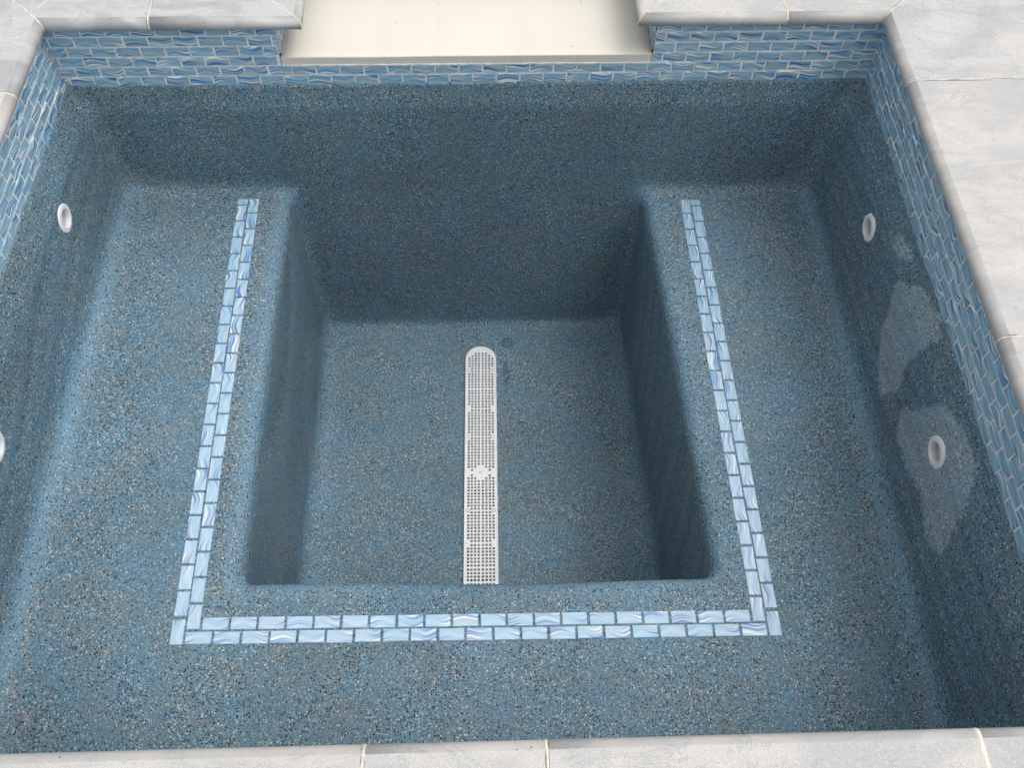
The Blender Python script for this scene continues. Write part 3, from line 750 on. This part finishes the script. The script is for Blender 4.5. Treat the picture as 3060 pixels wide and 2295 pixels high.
for i in range(len(ye)-1):
    ya, yb = ye[i], ye[i+1]; isrow = i % 2 == 1
    op = set()
    if isrow and (i-1)//2 < len(rowsY):
        yr_ = rowsY[(i-1)//2]; op = set(special.get(yr_, [1, 2, 3, 4, 5, 6] if yr_ in inner6 else range(8)))
    la, lb = halfw(ya)-.05, halfw(yb)-.05
    for k in range(len(xe)-1):
        xa, xb = xe[k], xe[k+1]; hole = (k % 2 == 1) and ((k-1)//2 in op)
        ca = lambda x: max(-la, min(la, x)); cb = lambda x: max(-lb, min(lb, x))
        p = [(ca(xa), ya), (ca(xb), ya), (cb(xb), yb), (cb(xa), yb)]
        if hole and abs((xa+xb)/2)+hw > min(la, lb)-.02: hole = False
        if abs(p[1][0]-p[0][0]) < 1e-6 and abs(p[2][0]-p[3][0]) < 1e-6: continue
        if hole:
            wallq.append(p)
            for q in range(4):
                a, b_ = p[q], p[(q+1) % 4]; va, vb = vtx(*a), vtx(*b_)
                v1, v2 = bm.verts.new((b_[0], b_[1], ztop-.13)), bm.verts.new((a[0], a[1], ztop-.13)); bm.faces.new((va, vb, v1, v2))
        else:
            vs = []
            for q in p:
                v = vtx(*q)
                if v not in vs: vs.append(v)
            if len(vs) > 2:
                try: bm.faces.new(vs)
                except ValueError: pass
# outline with a rolled rim
def outline(off):
    pts = []
    r = hx-off
    for a in range(0, 25): t_ = math.pi*a/24; pts.append((-r*math.cos(t_), -hx + r*math.sin(t_)))
    n = 40; ylist = [-hx - (DLEN-2*hx)*k/n for k in range(1, n)]
    pts += [(r, y) for y in ylist]
    for a in range(0, 25): t_ = math.pi*a/24; pts.append((r*math.cos(t_), -(DLEN-hx) - r*math.sin(t_)))
    pts += [(-r, y) for y in reversed(ylist)]
    return pts
prev = None
for off, z in ((.060, ztop-.0005), (.035, ztop+.018), (.012, ztop+.008), (0, ztop-.03), (-.01, -.03)):
    rg = [bm.verts.new((x, y, z)) for x, y in outline(off)]
    if prev:
        for k in range(len(rg)): f = bm.faces.new((prev[k], prev[(k+1) % len(rg)], rg[(k+1) % len(rg)], rg[k])); f.smooth = True
    prev = rg
# rounded end cap strips between the grid and the rim
def cap(ypts, lim):
    top_ = [bm.verts.new((x, y, ztop-.001)) for x, y in ypts]; bm.faces.new(top_)
r_ = hx-.055
y1 = ye[0]; t0 = math.asin(min(1, max(-1, (hx+y1)/r_))) ; arc = [(-r_*math.cos(a), -hx+r_*math.sin(a)) for a in np.linspace(t0, math.pi-t0, 18)]
cap([(x, y) for x, y in arc], 0)
y2 = ye[-1]; 
prim(bm, [(-.6, y2, ztop-.001), (.6, y2, ztop-.001), (.4, -(DLEN-.07), ztop-.001), (-.4, -(DLEN-.07), ztop-.001)], [(0, 1, 2, 3)])
grate = dlink('grate', bm, M['white'])
# tray and dark pipe mouths below the grate
bm = bmesh.new()
prim(bm, [(-.72, -.35, -.02), (.72, -.35, -.02), (.72, -15.7, -.02), (-.72, -15.7, -.02), (-.72, -.35, ztop-.05), (.72, -.35, ztop-.05), (.72, -15.7, ztop-.05), (-.72, -15.7, ztop-.05)],
     [(0, 1, 2, 3), (0, 4, 5, 1), (1, 5, 6, 2), (2, 6, 7, 3), (3, 7, 4, 0)])
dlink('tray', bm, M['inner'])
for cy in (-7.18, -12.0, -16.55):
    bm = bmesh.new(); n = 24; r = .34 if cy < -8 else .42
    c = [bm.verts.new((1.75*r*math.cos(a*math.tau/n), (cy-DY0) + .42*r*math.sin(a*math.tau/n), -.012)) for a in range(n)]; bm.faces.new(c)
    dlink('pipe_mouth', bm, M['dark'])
def disc(x, y, r, hgt, m, name, recess=False):
    bm = bmesh.new(); n = 20
    prof = [(r, ztop-.01), (r, ztop+hgt), (r*.8, ztop+hgt+.006)] if not recess else [(r*1.15, ztop+.002), (r, ztop+.016), (r*.82, ztop+.010), (r*.75, ztop-.02)]
    rg = [[bm.verts.new((x+q*math.cos(a*math.tau/n), y-DY0+q*math.sin(a*math.tau/n), z)) for a in range(n)] for q, z in prof]
    for i in range(len(rg)-1):
        for k in range(n): bm.faces.new((rg[i][k], rg[i][(k+1) % n], rg[i+1][(k+1) % n], rg[i+1][k]))
    bm.faces.new(rg[-1]); return dlink(name, bm, m)
for by in (-7.18, -10.95, -14.75): 
    for bx in (cols[0], cols[7]): disc(bx, by, .09, .008, M['white'], 'boss')
disc(0, -3.50, .085, .008, M['white'], 'boss'); disc(0, -10.95, .30, .010, M['white'], 'boss')
for sy in (-4.74, -8.86, -13.04, -17.2):
    for sx in (cols[0], cols[7]):
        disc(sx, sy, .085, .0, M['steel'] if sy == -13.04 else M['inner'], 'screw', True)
# worn arrow mark moulded on the central boss
bm = bmesh.new()
for (a, b_) in (((-.10, 0), (.02, .07)), ((-.10, 0), (.04, -.07)), ((.03, .02), (.12, .10))):
    d = Vector((b_[0]-a[0], b_[1]-a[1], 0)).normalized(); pp = Vector((-d.y, d.x, 0))*.014
    A3 = Vector((a[0], a[1]-10.95-DY0, ztop+.017)); B3 = Vector((b_[0], b_[1]-10.95-DY0, ztop+.017))
    up = Vector((0, 0, .012)); prim(bm, [A3-pp, A3+pp, B3+pp, B3-pp, A3-pp+up, A3+pp+up, B3+pp+up, B3-pp+up], [(4,5,6,7),(0,1,5,4),(1,2,6,5),(2,3,7,6),(3,0,4,7)])
dlink('moulded_mark', bm, M['inner'])
